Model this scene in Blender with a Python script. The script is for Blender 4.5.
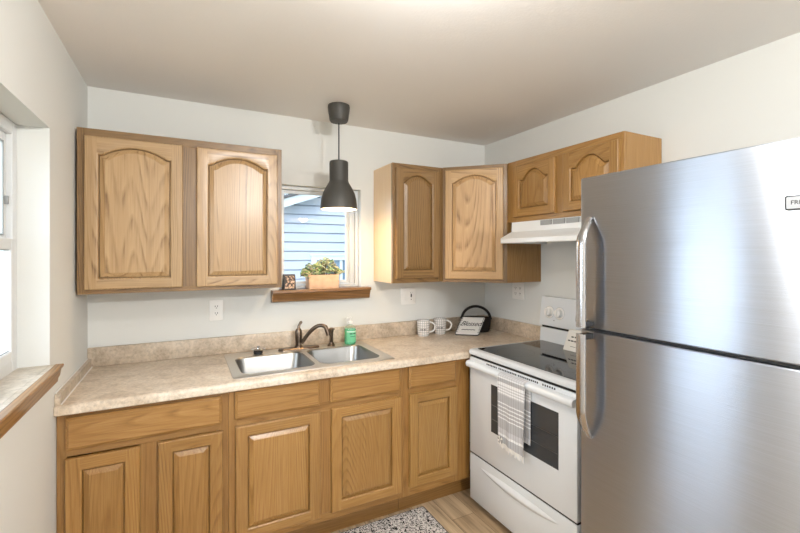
import bpy, bmesh, math, random
from mathutils import Vector, Matrix, noise as mnoise

for o in list(bpy.data.objects):
    bpy.data.objects.remove(o, do_unlink=True)
random.seed(7)
SC = bpy.context.scene
COL = SC.collection
PI = math.pi
W, H = 2.64, 2.402          # kitchen width, ceiling height (m); back wall is y=0, left wall x=0
REAR = -5.2                 # the room goes on behind the camera
IPX = SC.render.resolution_x

# ------------------------------------------------------------------ camera
cd = bpy.data.cameras.new('camera')
cam = bpy.data.objects.new('camera', cd); COL.objects.link(cam)
cam.location = (0.4497, -2.7196, 1.5123)
cam.rotation_euler = (PI / 2, 0, -0.4772)
cd.sensor_width = 36; cd.lens = 36 * 416.18 / 800
cd.shift_y = -12.44 / 800
cd.clip_start = 0.02; cd.clip_end = 300
SC.camera = cam

# ------------------------------------------------------------------ world and light
SKY, GLARE = 2.0, 11.0      # overcast sky, and its brighter side towards the hidden sun (west, beyond the left window)
w = bpy.data.worlds.new('sky'); SC.world = w; w.use_nodes = True
bg = w.node_tree.nodes['Background']
bg.inputs[0].default_value = (0.74, 0.87, 1.0, 1)
wt = w.node_tree; wc = wt.nodes.new('ShaderNodeTexCoord'); wd_ = wt.nodes.new('ShaderNodeVectorMath'); wd_.operation = 'DOT_PRODUCT'
wd_.inputs[1].default_value = Vector((-.93, .05, .36)).normalized()
wm = wt.nodes.new('ShaderNodeMapRange'); wm.interpolation_type = 'SMOOTHSTEP'
for i_, v_ in ((1, .35), (2, .95), (3, SKY), (4, GLARE)): wm.inputs[i_].default_value = v_
wt.links.new(wc.outputs['Generated'], wd_.inputs[0]); wt.links.new(wd_.outputs['Value'], wm.inputs[0]); wt.links.new(wm.outputs[0], bg.inputs[1])
SC.view_settings.view_transform = 'Standard'; SC.view_settings.look = 'None'
SC.view_settings.exposure = 0.0; SC.view_settings.gamma = 1.0
SC.view_settings.use_curve_mapping = False
SC.cycles.max_bounces = 10; SC.cycles.diffuse_bounces = 6; SC.cycles.glossy_bounces = 5
SC.cycles.transparent_max_bounces = 12; SC.cycles.transmission_bounces = 6
SC.cycles.sample_clamp_indirect = 6.0
P_CEIL, P_FILL, P_PEND = 20.0, 150.0, 7.0      # watts: kitchen ceiling lamp, added rear fill lamp, pendant
C_CEIL, C_PEND = (1.0, 0.99, 0.97), (1.0, 0.70, 0.38)

def portal(x, y, z, sx, sz, rot):
    l = bpy.data.lights.new('daylight_portal', 'AREA'); l.shape = 'RECTANGLE'; l.size = sx; l.size_y = sz
    l.cycles.is_portal = True
    o = bpy.data.objects.new('daylight_portal', l); COL.objects.link(o); o.location = (x, y, z); o.rotation_euler = rot
portal(-0.17, -1.04, 1.54, 0.64, 0.9, (PI / 2, 0, -PI / 2))
portal(1.263, 0.17, 1.62, 0.56, 0.68, (PI / 2, 0, PI))
portal(1.32, REAR - .17, 1.3, 1.8, 1.9, (PI / 2, 0, 0))

# ------------------------------------------------------------------ mesh helpers
class MB:
    def __init__(s): s.bm = bmesh.new()
    def face(s, pts, mat=0):
        try:
            f = s.bm.faces.new([s.bm.verts.new(p) for p in pts]); f.material_index = mat; return f
        except ValueError: return None
    def box(s, x0, x1, y0, y1, z0, z1, mat=0, bev=0.0, seg=2):
        t = bmesh.new(); bmesh.ops.create_cube(t, size=1)
        for v in t.verts:
            v.co = Vector(((x0 + x1) / 2 + v.co.x * (x1 - x0), (y0 + y1) / 2 + v.co.y * (y1 - y0), (z0 + z1) / 2 + v.co.z * (z1 - z0)))
        if bev > 0:
            bmesh.ops.bevel(t, geom=list(t.edges), offset=bev, segments=seg, profile=0.5, affect='EDGES')
        s.merge(t, mat)
    def merge(s, t, mat=0, M=None):
        mp = {}
        for v in t.verts: mp[v] = s.bm.verts.new(M @ v.co if M else v.co)
        for f in t.faces:
            try:
                g = s.bm.faces.new([mp[v] for v in f.verts]); g.material_index = mat
            except ValueError: pass
        t.free()
    def loops(s, L, closed=True, cap0=False, cap1=False, mat=0, wrap=False):
        rows = [[s.bm.verts.new(p) for p in l] for l in L]
        n = len(rows[0]); seq = list(range(len(rows) - 1)) + ([len(rows) - 1] if wrap else [])
        for i in seq:
            a, b = rows[i], rows[(i + 1) % len(rows)]
            for j in range(n if closed else n - 1):
                k = (j + 1) % n
                try: s.bm.faces.new((a[j], a[k], b[k], b[j])).material_index = mat
                except ValueError: pass
        for c, r in ((cap0, rows[0]), (cap1, rows[-1])):
            if c:
                try: s.bm.faces.new(r).material_index = mat
                except ValueError: pass
    def lathe(s, prof, n=28, c=(0, 0, 0), mat=0, cap0=False, cap1=False):
        s.loops([[(c[0] + r * math.cos(2 * PI * k / n), c[1] + r * math.sin(2 * PI * k / n), c[2] + z) for k in range(n)] for r, z in prof],
                True, cap0, cap1, mat)
    def tube(s, path, r, n=12, mat=0, cap=True, flat=1.0):
        P = [Vector(p) for p in path]; R = r if isinstance(r, (list, tuple)) else [r] * len(P)
        L = []; up = Vector((0, 0, 1))
        t0 = (P[1] - P[0]).normalized()
        nrm = t0.cross(up)
        if nrm.length < 1e-3: nrm = t0.cross(Vector((0, 1, 0)))
        nrm.normalize()
        for i, p in enumerate(P):
            t = (P[min(i + 1, len(P) - 1)] - P[max(i - 1, 0)]).normalized()
            nrm = (nrm - t * nrm.dot(t)).normalized(); b = t.cross(nrm)
            L.append([tuple(p + (nrm * math.cos(2 * PI * k / n) + b * math.sin(2 * PI * k / n) * flat) * R[i]) for k in range(n)])
        s.loops(L, True, cap, cap, mat)
    def prism(s, pts, axis, a, b, mat=0):
        # pts: 2D outline in the two other axes (in xyz order), extruded along axis from a to b
        def P(q, t):
            return {'x': (t, q[0], q[1]), 'y': (q[0], t, q[1]), 'z': (q[0], q[1], t)}[axis]
        s.loops([[P(q, a) for q in pts], [P(q, b) for q in pts]], True, True, True, mat)
    def build(s, name, mats, parent=None, smooth=35, loc=None, rotz=None, recalc=True):
        if recalc: bmesh.ops.recalc_face_normals(s.bm, faces=list(s.bm.faces))
        me = bpy.data.meshes.new(name); s.bm.to_mesh(me); s.bm.free()
        for m in (mats if isinstance(mats, (list, tuple)) else [mats]): me.materials.append(m)
        if smooth:
            for p in me.polygons: p.use_smooth = True
            me.set_sharp_from_angle(angle=math.radians(smooth))
        o = bpy.data.objects.new(name, me); COL.objects.link(o)
        if parent: o.parent = parent
        if loc: o.location = loc
        if rotz is not None: o.rotation_euler = (0, 0, rotz)
        return o

def tag(o, label=None, cat=None, group=None, kind=None):
    for k, v in (('label', label), ('category', cat), ('group', group), ('kind', kind)):
        if v: o[k] = v
    return o
def thing(name, label, cat, loc=(0, 0, 0), rotz=0, group=None):
    o = bpy.data.objects.new(name, None); COL.objects.link(o); o.empty_display_size = .05
    o.location = loc; o.rotation_euler = (0, 0, rotz)
    return tag(o, label, cat, group)
def struct(name, mb, m, parent=None, **k):
    o = mb.build(name, m, parent, **k)
    if not parent: o['kind'] = 'structure'
    return o
def copy_tree(o, parent=None):
    c = o.copy(); COL.objects.link(c); c.parent = parent
    for ch in list(o.children): copy_tree(ch, c)
    return c
def rrect(x0, x1, y0, y1, r, n=6):
    pts = []
    for cx, cy, a in ((x1 - r, y1 - r, 0), (x0 + r, y1 - r, 90), (x0 + r, y0 + r, 180), (x1 - r, y0 + r, 270)):
        for k in range(n + 1):
            t = math.radians(a + 90 * k / n); pts.append((cx + r * math.cos(t), cy + r * math.sin(t)))
    return pts
def plate(mb, outer, holes, z, mat=0):
    # flat face with holes at height z
    t = bmesh.new(); E = []
    for lp in [outer] + holes:
        vs = [t.verts.new((p[0], p[1], z)) for p in lp]
        for i in range(len(vs)): E.append(t.edges.new((vs[i], vs[(i + 1) % len(vs)])))
    bmesh.ops.triangle_fill(t, use_beauty=True, use_dissolve=False, edges=E)
    mb.merge(t, mat)
def text_mesh(name, s, size, mat, parent, M, extrude=0.0004, shear=0.0, spacing=1.0):
    c = bpy.data.curves.new(name, 'FONT'); c.body = s; c.size = size; c.align_x = 'CENTER'; c.align_y = 'CENTER'
    c.extrude = extrude; c.shear = shear; c.space_character = spacing; c.resolution_u = 3
    o = bpy.data.objects.new(name, c); COL.objects.link(o)
    dg = bpy.context.evaluated_depsgraph_get(); dg.update()
    me = bpy.data.meshes.new_from_object(o.evaluated_get(dg))
    bpy.data.objects.remove(o, do_unlink=True); bpy.data.curves.remove(c)
    me.transform(M); me.materials.clear(); me.materials.append(mat)
    r = bpy.data.objects.new(name, me); COL.objects.link(r); r.parent = parent
    return r

# ------------------------------------------------------------------ materials
def lin(c):
    return tuple(((v / 255) / 12.92 if v / 255 <= .04045 else ((v / 255 + .055) / 1.055) ** 2.4) for v in c) + (1,)
def mat(name, rgb=(200, 200, 200), rough=.5, metal=0.0, spec=.5, **kw):
    m = bpy.data.materials.new(name); m.use_nodes = True
    b = m.node_tree.nodes['Principled BSDF']
    b.inputs['Base Color'].default_value = lin(rgb); b.inputs['Roughness'].default_value = rough
    b.inputs['Metallic'].default_value = metal; b.inputs['Specular IOR Level'].default_value = spec
    for k, v in kw.items(): b.inputs[k].default_value = v
    return m
class NT:
    def __init__(s, m): s.t = m.node_tree; s.b = s.t.nodes['Principled BSDF']
    def n(s, typ, ins=None, **props):
        d = s.t.nodes.new(typ)
        for k, v in props.items(): setattr(d, k, v)
        for k, v in (ins or {}).items():
            if hasattr(v, 'is_output') or isinstance(v, bpy.types.NodeSocket): s.t.links.new(v, d.inputs[k])
            else: d.inputs[k].default_value = v
        return d
    def link(s, a, b): s.t.links.new(a, b)
    def ramp(s, fac, stops, interp='LINEAR'):
        d = s.t.nodes.new('ShaderNodeValToRGB'); d.color_ramp.interpolation = interp
        e = d.color_ramp.elements
        while len(e) < len(stops): e.new(.5)
        for el, (p, c) in zip(e, stops): el.position = p; el.color = lin(c) if len(c) == 3 else c
        s.link(fac, d.inputs[0]); return d.outputs[0]
    def mix(s, fac, a, b, typ='MIX'):
        d = s.t.nodes.new('ShaderNodeMix'); d.data_type = 'RGBA'; d.blend_type = typ
        for i, v in ((0, fac), (6, a), (7, b)):
            if isinstance(v, bpy.types.NodeSocket): s.link(v, d.inputs[i])
            else: d.inputs[i].default_value = v if i == 0 else (lin(v) if len(v) == 3 else v)
        return d.outputs[2]
    def bump(s, h, strength=.2, dist=.002):
        d = s.n('ShaderNodeBump', {'Strength': strength, 'Distance': dist, 'Height': h}); s.link(d.outputs[0], s.b.inputs['Normal'])

def oak(name, axis, dark, mid, light, rough=.38, coat=.25, fig=1.0):
    """oak with the grain running along one object axis"""
    m = mat(name, mid, rough); q = NT(m)
    tc = q.n('ShaderNodeTexCoord'); oi = q.n('ShaderNodeObjectInfo')
    off = q.n('ShaderNodeVectorMath', {0: oi.outputs['Random'], 1: (37.3, 51.7, 23.9)}, operation='MULTIPLY')
    add = q.n('ShaderNodeVectorMath', {0: tc.outputs['Object'], 1: off.outputs[0]}, operation='ADD')
    sc = [1.0, 1.0, 1.0]; sc['xyz'.index(axis)] = .065
    mp = q.n('ShaderNodeMapping', {'Vector': add.outputs[0], 'Scale': sc})
    big = q.n('ShaderNodeTexNoise', {'Vector': mp.outputs[0], 'Scale': 4.2, 'Detail': .6, 'Roughness': .4})
    wob = q.n('ShaderNodeTexNoise', {'Vector': add.outputs[0], 'Scale': 26.0, 'Detail': 2.0})
    m0 = q.n('ShaderNodeMath', {0: wob.outputs[0], 1: .16}, operation='MULTIPLY')
    mul = q.n('ShaderNodeMath', {0: big.outputs[0], 1: 52.0, 2: m0.outputs[0]}, operation='MULTIPLY_ADD')
    sn = q.n('ShaderNodeMath', {0: mul.outputs[0]}, operation='FRACT')
    rings = q.ramp(sn.outputs[0], [(0, (255, 255, 255)), (.5, (225, 225, 225)), (.80, (40, 40, 40)), (1, (245, 245, 245))])
    sc2 = [1.0, 1.0, 1.0]; sc2['xyz'.index(axis)] = .022
    mp2 = q.n('ShaderNodeMapping', {'Vector': add.outputs[0], 'Scale': sc2})
    pore = q.n('ShaderNodeTexNoise', {'Vector': mp2.outputs[0], 'Scale': 300.0, 'Detail': 3.0, 'Roughness': .6})
    streak = q.n('ShaderNodeTexNoise', {'Vector': mp2.outputs[0], 'Scale': 40.0, 'Detail': 3.0, 'Roughness': .55})
    # figure shows only in patches of the board
    pat = q.n('ShaderNodeMapRange', {0: streak.outputs[0], 1: .42, 2: .60, 3: .04 * fig, 4: .36 * fig})
    rinv = q.n('ShaderNodeMath', {0: 1.0, 1: rings}, operation='SUBTRACT')
    f1 = q.n('ShaderNodeMath', {0: rinv.outputs[0], 1: pat.outputs[0]}, operation='MULTIPLY')
    f2 = q.n('ShaderNodeMath', {0: pore.outputs[0], 1: .42, 2: .32}, operation='MULTIPLY_ADD')
    f2b = q.n('ShaderNodeMath', {0: streak.outputs[0], 1: .40, 2: f2.outputs[0]}, operation='MULTIPLY_ADD')
    f3 = q.n('ShaderNodeMath', {0: f2b.outputs[0], 1: f1.outputs[0]}, operation='SUBTRACT')
    col = q.ramp(f3.outputs[0], [(.36, dark), (.66, mid), (.92, light)])
    vr = q.n('ShaderNodeMapRange', {0: oi.outputs['Random'], 1: 0.0, 2: 1.0, 3: .90, 4: 1.07})
    hv = q.n('ShaderNodeHueSaturation', {'Color': col, 'Value': vr.outputs[0]})
    tint = q.mix(1.0, hv.outputs[0], oi.outputs['Color'], 'MULTIPLY')
    q.link(tint, q.b.inputs['Base Color'])
    q.b.inputs['Coat Weight'].default_value = coat; q.b.inputs['Coat Roughness'].default_value = .22
    q.bump(f3.outputs[0], .12, .001)
    return m
UP = ((114, 84, 48), (170, 139, 98), (194, 165, 124))
LO = ((96, 66, 32), (152, 112, 60), (180, 142, 88))
FR = ((82, 57, 28), (128, 97, 58), (152, 120, 76))
oakUz = oak('upper_oak_upright', 'z', *UP); oakUx = oak('upper_oak_level', 'x', *UP)
oakLz = oak('lower_oak_upright', 'z', *LO, fig=.6); oakLx = oak('lower_oak_level', 'x', *LO, fig=.6)
oakFz = oak('frame_oak_upright', 'z', *FR); oakFx = oak('frame_oak_level', 'x', *FR)
oakSx = oak('sill_oak', 'x', (78, 52, 26), (124, 86, 46), (156, 114, 66)); oakSy = oak('left_sill_oak', 'y', (92, 64, 34), (140, 102, 58), (168, 128, 80))
oakEnd = oak('light_end_panel', 'z', (214, 176, 130), (228, 194, 150), (236, 206, 166), .28, .5, fig=.3)

def plaster(name, rgb, rough=.85, b=.08, scale=160):
    m = mat(name, rgb, rough, spec=.25); q = NT(m)
    tc = q.n('ShaderNodeTexCoord')
    n1 = q.n('ShaderNodeTexNoise', {'Vector': tc.outputs['Object'], 'Scale': scale, 'Detail': 3.0})
    q.bump(n1.outputs[0], b, .002); return m
wallM = plaster('wall_paint', (221, 222, 219))
ceilM = plaster('ceiling_texture', (234, 232, 230), .95, .35, 90)
whitePaint = plaster('reveal_paint', (232, 234, 232), .7)
vinyl = mat('white_vinyl', (216, 218, 219), .35)
def glass_mat(name, tint=(1, 1, 1, 1), k=.09):
    m = bpy.data.materials.new(name); m.use_nodes = True; t = m.node_tree; t.nodes.clear()
    o = t.nodes.new('ShaderNodeOutputMaterial'); mx = t.nodes.new('ShaderNodeMixShader')
    tr = t.nodes.new('ShaderNodeBsdfTransparent'); tr.inputs[0].default_value = tint
    gl = t.nodes.new('ShaderNodeBsdfGlossy'); gl.inputs['Roughness'].default_value = .02
    lw = t.nodes.new('ShaderNodeLayerWeight'); lw.inputs[0].default_value = .25
    ml = t.nodes.new('ShaderNodeMath'); ml.operation = 'MULTIPLY_ADD'; ml.inputs[1].default_value = .3; ml.inputs[2].default_value = k * .15
    t.links.new(lw.outputs['Fresnel'], ml.inputs[0]); t.links.new(ml.outputs[0], mx.inputs[0])
    t.links.new(tr.outputs[0], mx.inputs[1]); t.links.new(gl.outputs[0], mx.inputs[2]); t.links.new(mx.outputs[0], o.inputs[0])
    return m
glass = glass_mat('window_glass')

def laminate(name, a, b, c):
    m = mat(name, b, .34); q = NT(m)
    tc = q.n('ShaderNodeTexCoord')
    n1 = q.n('ShaderNodeTexNoise', {'Vector': tc.outputs['Object'], 'Scale': 7.0, 'Detail': 6.0, 'Roughness': .62, 'Distortion': .8})
    n2 = q.n('ShaderNodeTexNoise', {'Vector': tc.outputs['Object'], 'Scale': 60.0, 'Detail': 4.0, 'Roughness': .7})
    v = q.n('ShaderNodeTexNoise', {'Vector': tc.outputs['Object'], 'Scale': 16.0, 'Detail': 5.0, 'Roughness': .7, 'Distortion': 1.5})
    base = q.ramp(n1.outputs[0], [(.36, a), (.5, b), (.64, c)])
    sp = q.ramp(n2.outputs[0], [(.32, (130, 128, 126)), (.58, (255, 255, 255))])
    c1 = q.mix(.38, base, sp, 'MULTIPLY')
    vf = q.ramp(v.outputs[0], [(.46, (0, 0, 0)), (.50, (110, 110, 110)), (.54, (0, 0, 0))])
    q.link(q.mix(vf, c1, (228, 216, 198)), q.b.inputs['Base Color'])
    return m
lamM = laminate('counter_laminate', (198, 180, 158), (220, 204, 184), (230, 217, 200))
lamB = laminate('backsplash_laminate', (178, 162, 142), (200, 184, 164), (214, 200, 182))
lamS = laminate('left_sill_laminate', (176, 164, 146), (200, 190, 174), (216, 208, 196))

def planks():
    m = mat('floor_planks', (170, 140, 105), .42); q = NT(m)
    tc = q.n('ShaderNodeTexCoord')
    mp = q.n('ShaderNodeMapping', {'Vector': tc.outputs['Object'], 'Rotation': (0, 0, PI / 2)})
    br = q.n('ShaderNodeTexBrick', {'Vector': mp.outputs[0], 'Color1': lin((208, 184, 152)), 'Color2': lin((182, 156, 124)), 'Mortar': lin((96, 76, 54)),
             'Scale': 1.0, 'Mortar Size': .0012, 'Bias': 0.0, 'Brick Width': 1.2, 'Row Height': .15}, offset=.37)
    mp2 = q.n('ShaderNodeMapping', {'Vector': tc.outputs['Object'], 'Scale': (1, .06, 1)})
    n1 = q.n('ShaderNodeTexNoise', {'Vector': mp2.outputs[0], 'Scale': 34.0, 'Detail': 6.0, 'Roughness': .65, 'Distortion': .6})
    g = q.ramp(n1.outputs[0], [(.32, (120, 110, 100)), (.5, (220, 216, 210)), (.7, (255, 255, 255))])
    q.link(q.mix(.75, br.outputs[0], g, 'MULTIPLY'), q.b.inputs['Base Color'])
    q.bump(n1.outputs[0], .08, .001); return m
floorM = planks()

def brushed(name, rgb, rough, aniso, streak=.5):
    m = mat(name, rgb, rough, 1.0); q = NT(m)
    q.b.inputs['Anisotropic'].default_value = aniso
    tg = q.n('ShaderNodeTangent', direction_type='UV_MAP'); q.link(tg.outputs[0], q.b.inputs['Tangent'])
    tc = q.n('ShaderNodeTexCoord')
    mp = q.n('ShaderNodeMapping', {'Vector': tc.outputs['Object'], 'Scale': (2.0, 2.0, 260.0)})
    n1 = q.n('ShaderNodeTexNoise', {'Vector': mp.outputs[0], 'Scale': 2.0, 'Detail': 3.0})
    c = q.ramp(n1.outputs[0], [(.3, tuple(int(v * (1 - .06 * streak)) for v in rgb)), (.7, tuple(min(255, int(v * (1 + .05 * streak))) for v in rgb))])
    q.link(c, q.b.inputs['Base Color'])
    mp3 = q.n('ShaderNodeMapping', {'Vector': tc.outputs['Object'], 'Scale': (3.0, 3.0, 1500.0)})
    n3 = q.n('ShaderNodeTexNoise', {'Vector': mp3.outputs[0], 'Scale': 1.0, 'Detail': 1.0})
    q.bump(n3.outputs[0], .6, .0006)
    return m
steel = brushed('brushed_steel_door', (188, 195, 206), .31, 1.0)
steelH = mat('handle_steel', (200, 200, 202), .24, 1.0)
sinkM = mat('sink_steel', (150, 149, 146), .34, 1.0)  # bowl steel, colour darkened to offset window glare
bronze = mat('brushed_bronze', (112, 98, 86), .28, 1.0)
chrome = mat('chrome', (210, 210, 210), .12, 1.0)
enamel = mat('white_enamel', (224, 229, 234), .22, spec=.5, **{'Coat Weight': .3, 'Coat Roughness': .08})
hoodM = mat('hood_enamel', (234, 236, 236), .3)
plasticW = mat('white_plastic', (238, 237, 234), .4)
slotM = mat('dark_slot', (30, 28, 26), .6)
blackgl = mat('black_ceramic_glass', (14, 14, 15), .035, spec=.75)
ovengl = mat('oven_window_glass', (62, 66, 70), .08, spec=.5)
greyM = mat('grey_vent', (150, 152, 152), .5)
darkM = mat('dark_plastic', (34, 34, 36), .5)
lampM = mat('anthracite_lacquer', (66, 64, 60), .5); lampIn = mat('white_shade_inside', (240, 236, 228), .5)
rack = mat('rack_wire', (120, 122, 124), .3, 1.0)
def emis(name, rgb, k):
    m = mat(name, rgb, .5); b = m.node_tree.nodes['Principled BSDF']
    b.inputs['Emission Color'].default_value = lin(rgb); b.inputs['Emission Strength'].default_value = k; return m
bulbM = emis('glowing_bulb', (255, 226, 176), 6.0); domeM = emis('glowing_dome', (255, 238, 214), 5.0)

# ------------------------------------------------------------------ setting
WT = .14   # wall thickness
def wall_with_hole(name, axis, at, out, a0, a1, z0, z1, holes, m):
    """axis: 'x' wall runs along x at y=at; 'y' runs along y at x=at; out: side of the thickness"""
    mb = MB()
    xs = sorted({a0, a1} | {h[0] for h in holes} | {h[1] for h in holes}); zs = sorted({z0, z1} | {h[2] for h in holes} | {h[3] for h in holes})
    P = (lambda u, t, z: (u, t, z)) if axis == 'x' else (lambda u, t, z: (t, u, z))
    def solid(i, k):
        if i < 0 or k < 0 or i >= len(xs) - 1 or k >= len(zs) - 1: return False
        cu, cz = (xs[i] + xs[i + 1]) / 2, (zs[k] + zs[k + 1]) / 2
        return not any(h[0] < cu < h[1] and h[2] < cz < h[3] for h in holes)
    b = at + out
    for i in range(len(xs) - 1):
        for k in range(len(zs) - 1):
            if not solid(i, k): continue
            u0, u1, v0, v1 = xs[i], xs[i + 1], zs[k], zs[k + 1]
            for t in (at, b): mb.face([P(u0, t, v0), P(u1, t, v0), P(u1, t, v1), P(u0, t, v1)])
            for (di, dk, q) in ((-1, 0, [(u0, v0), (u0, v1)]), (1, 0, [(u1, v0), (u1, v1)]), (0, -1, [(u0, v0), (u1, v0)]), (0, 1, [(u0, v1), (u1, v1)])):
                if not solid(i + di, k + dk):
                    mb.face([P(q[0][0], at, q[0][1]), P(q[1][0], at, q[1][1]), P(q[1][0], b, q[1][1]), P(q[0][0], b, q[0][1])])
    bmesh.ops.remove_doubles(mb.bm, verts=list(mb.bm.verts), dist=1e-5)
    return struct(name, mb, m, smooth=0)
LW = (-1.37, -.697, 1.083, 1.992)      # left window opening (y0,y1,z0,z1)
BW = (.985, 1.546, 1.272, 1.962)       # back window opening (x0,x1,z0,z1)
RW = (.42, 2.22, .35, 2.15)
wall_with_hole('wall_back', 'x', 0, WT, -WT, W + WT, 0, H, [BW], wallM)
wall_with_hole('wall_left', 'y', -.008, -WT, REAR, 0, 0, H, [LW], wallM)
wall_with_hole('wall_right', 'y', W, WT, REAR, 0, 0, H, [], wallM)
wall_with_hole('wall_front', 'x', REAR, -WT, -WT, W + WT, 0, H, [RW], wallM)
b = MB(); b.box(-WT, W + WT, REAR - WT, WT, -.12, 0); struct('floor', b, floorM, smooth=0)
b = MB(); b.box(-WT, W + WT, REAR - WT, WT, H, H + .12); struct('ceiling', b, ceilM, smooth=0)

# left window: single hung white vinyl
def ring(mb, P, u0, u1, v0, v1, wd, t0, t1, bev=.003):
    for (a0, a1, c0, c1) in ((u0, u0 + wd, v0, v1), (u1 - wd, u1, v0, v1), (u0 + wd, u1 - wd, v0, v0 + wd), (u0 + wd, u1 - wd, v1 - wd, v1)):
        p, r = P(a0, t0, c0), P(a1, t1, c1)
        mb.box(min(p[0], r[0]), max(p[0], r[0]), min(p[1], r[1]), max(p[1], r[1]), min(p[2], r[2]), max(p[2], r[2]), bev=bev, seg=1)
PY = lambda u, t, z: (t, u, z)
PX = lambda u, t, z: (u, t, z)
g = 0.0015
mb = MB(); ring(mb, PY, LW[0] + g, LW[1] - g, LW[2] + g, LW[3] - g, .045, -.135, -.094)
win1 = struct('window_1', mb, vinyl)
mb = MB(); ring(mb, PY, LW[0] + .046, LW[1] - .046, 1.545, LW[3] - .046, .036, -.131, -.112); mb.build('upper_sash', vinyl, win1)
mb = MB(); ring(mb, PY, LW[0] + .046, LW[1] - .046, LW[2] + .046, 1.568, .040, -.111, -.086); mb.build('lower_sash', vinyl, win1)
mb = MB(); mb.box(-.123, -.119, LW[0] + .08, LW[1] - .08, 1.58, LW[3] - .08); mb.build('upper_pane', glass, win1)
mb = MB(); mb.box(-.101, -.097, LW[0] + .085, LW[1] - .085, LW[2] + .085, 1.53); mb.build('lower_pane', glass, win1)
for nm, za, zb_, t0 in (('upper_gasket', 1.578, LW[3] - .079, -.1115), ('lower_gasket', LW[2] + .083, 1.531, -.0965)):
    mb = MB(); ring(mb, PY, LW[0] + .079, LW[1] - .079, za, zb_, .006, t0, t0 + .003, .0005); mb.build(nm, greyM, win1)
mb = MB(); mb.box(-.1115, -.100, LW[1] - .070, LW[1] - .060, 1.69, 1.72, bev=.002)
mb.build('sash_latch', greyM, win1); win1.location.x = -.008
# left sill: laminate shelf with oak nosing
mb = MB(); mb.box(-.093, .018, LW[0] + g, LW[1] - g, 1.0645, 1.0825)
mb.bm.free(); mb = MB(); mb.box(-.0925, -.0005, LW[0] + g, LW[1] - g, 1.0835, 1.0895); mb.box(.0005, .018, LW[0] - .012, LW[1] - .002, 1.0700, 1.0895)
trim1 = struct('trim_1', mb, lamS)
mb = MB()
prof = [(.0185, 1.0905), (.042, 1.0905), (.044, 1.086), (.042, 1.079), (.036, 1.072), (.034, 1.062), (.032, 1.048), (.027, 1.038), (.025, 1.024), (.0185, 1.022), (.0012, 1.022), (.0012, 1.069), (.0185, 1.069)]
mb.prism([(p[0], p[1]) for p in prof], 'y', LW[0] - .015, LW[1] - .001)
mb.build('oak_nosing', oakSy, trim1); trim1.location.x = -.008

# back window: white vinyl slider
mb = MB(); ring(mb, PX, BW[0] + g, BW[1] - g, BW[2] + .012, BW[3] - g, .022, .045, .12)
mb.box(BW[1] - .060, BW[1] - .025, .06, .11, BW[2] + .036, BW[3] - .025, bev=.003)
win2 = struct('window_2', mb, vinyl)
mb = MB(); ring(mb, PX, BW[0] + .025, BW[1] - .061, BW[2] + .036, BW[3] - .025, .022, .072, .095); mb.build('sash', vinyl, win2)
mb = MB(); mb.box(BW[0] + .046, BW[1] - .082, .082, .086, BW[2] + .057, BW[3] - .046); mb.build('pane', glass, win2)
# back sill: oak board and shaped apron
mb = MB(); mb.box(BW[0] + g, BW[1] - g, -.0005, .045, 1.2735, 1.2835)
mb.prism([(-.001, 1.2835), (-.072, 1.2835), (-.075, 1.279), (-.075, 1.269), (-.071, 1.265), (-.062, 1.262), (-.058, 1.250), (-.050, 1.235), (-.046, 1.212), (-.040, 1.208), (-.001, 1.208)], 'x', .934, 1.594)
struct('trim_2', mb, oakSx)
# unseen rear window behind the camera, added to let in fill daylight
mb = MB(); ring(mb, PX, RW[0] + g, RW[1] - g, RW[2] + g, RW[3] - g, .06, REAR - .11, REAR - .05)
mb.box(1.29, 1.35, REAR - .11, REAR - .05, RW[2] + .062, RW[3] - .062)
win3 = struct('fill_window', mb, vinyl)
mb = MB(); mb.box(RW[0] + .06, 1.289, REAR - .082, REAR - .078, RW[2] + .06, RW[3] - .06); mb.box(1.351, RW[1] - .06, REAR - .082, REAR - .078, RW[2] + .06, RW[3] - .06)
mb.build('pane', glass, win3)

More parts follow.
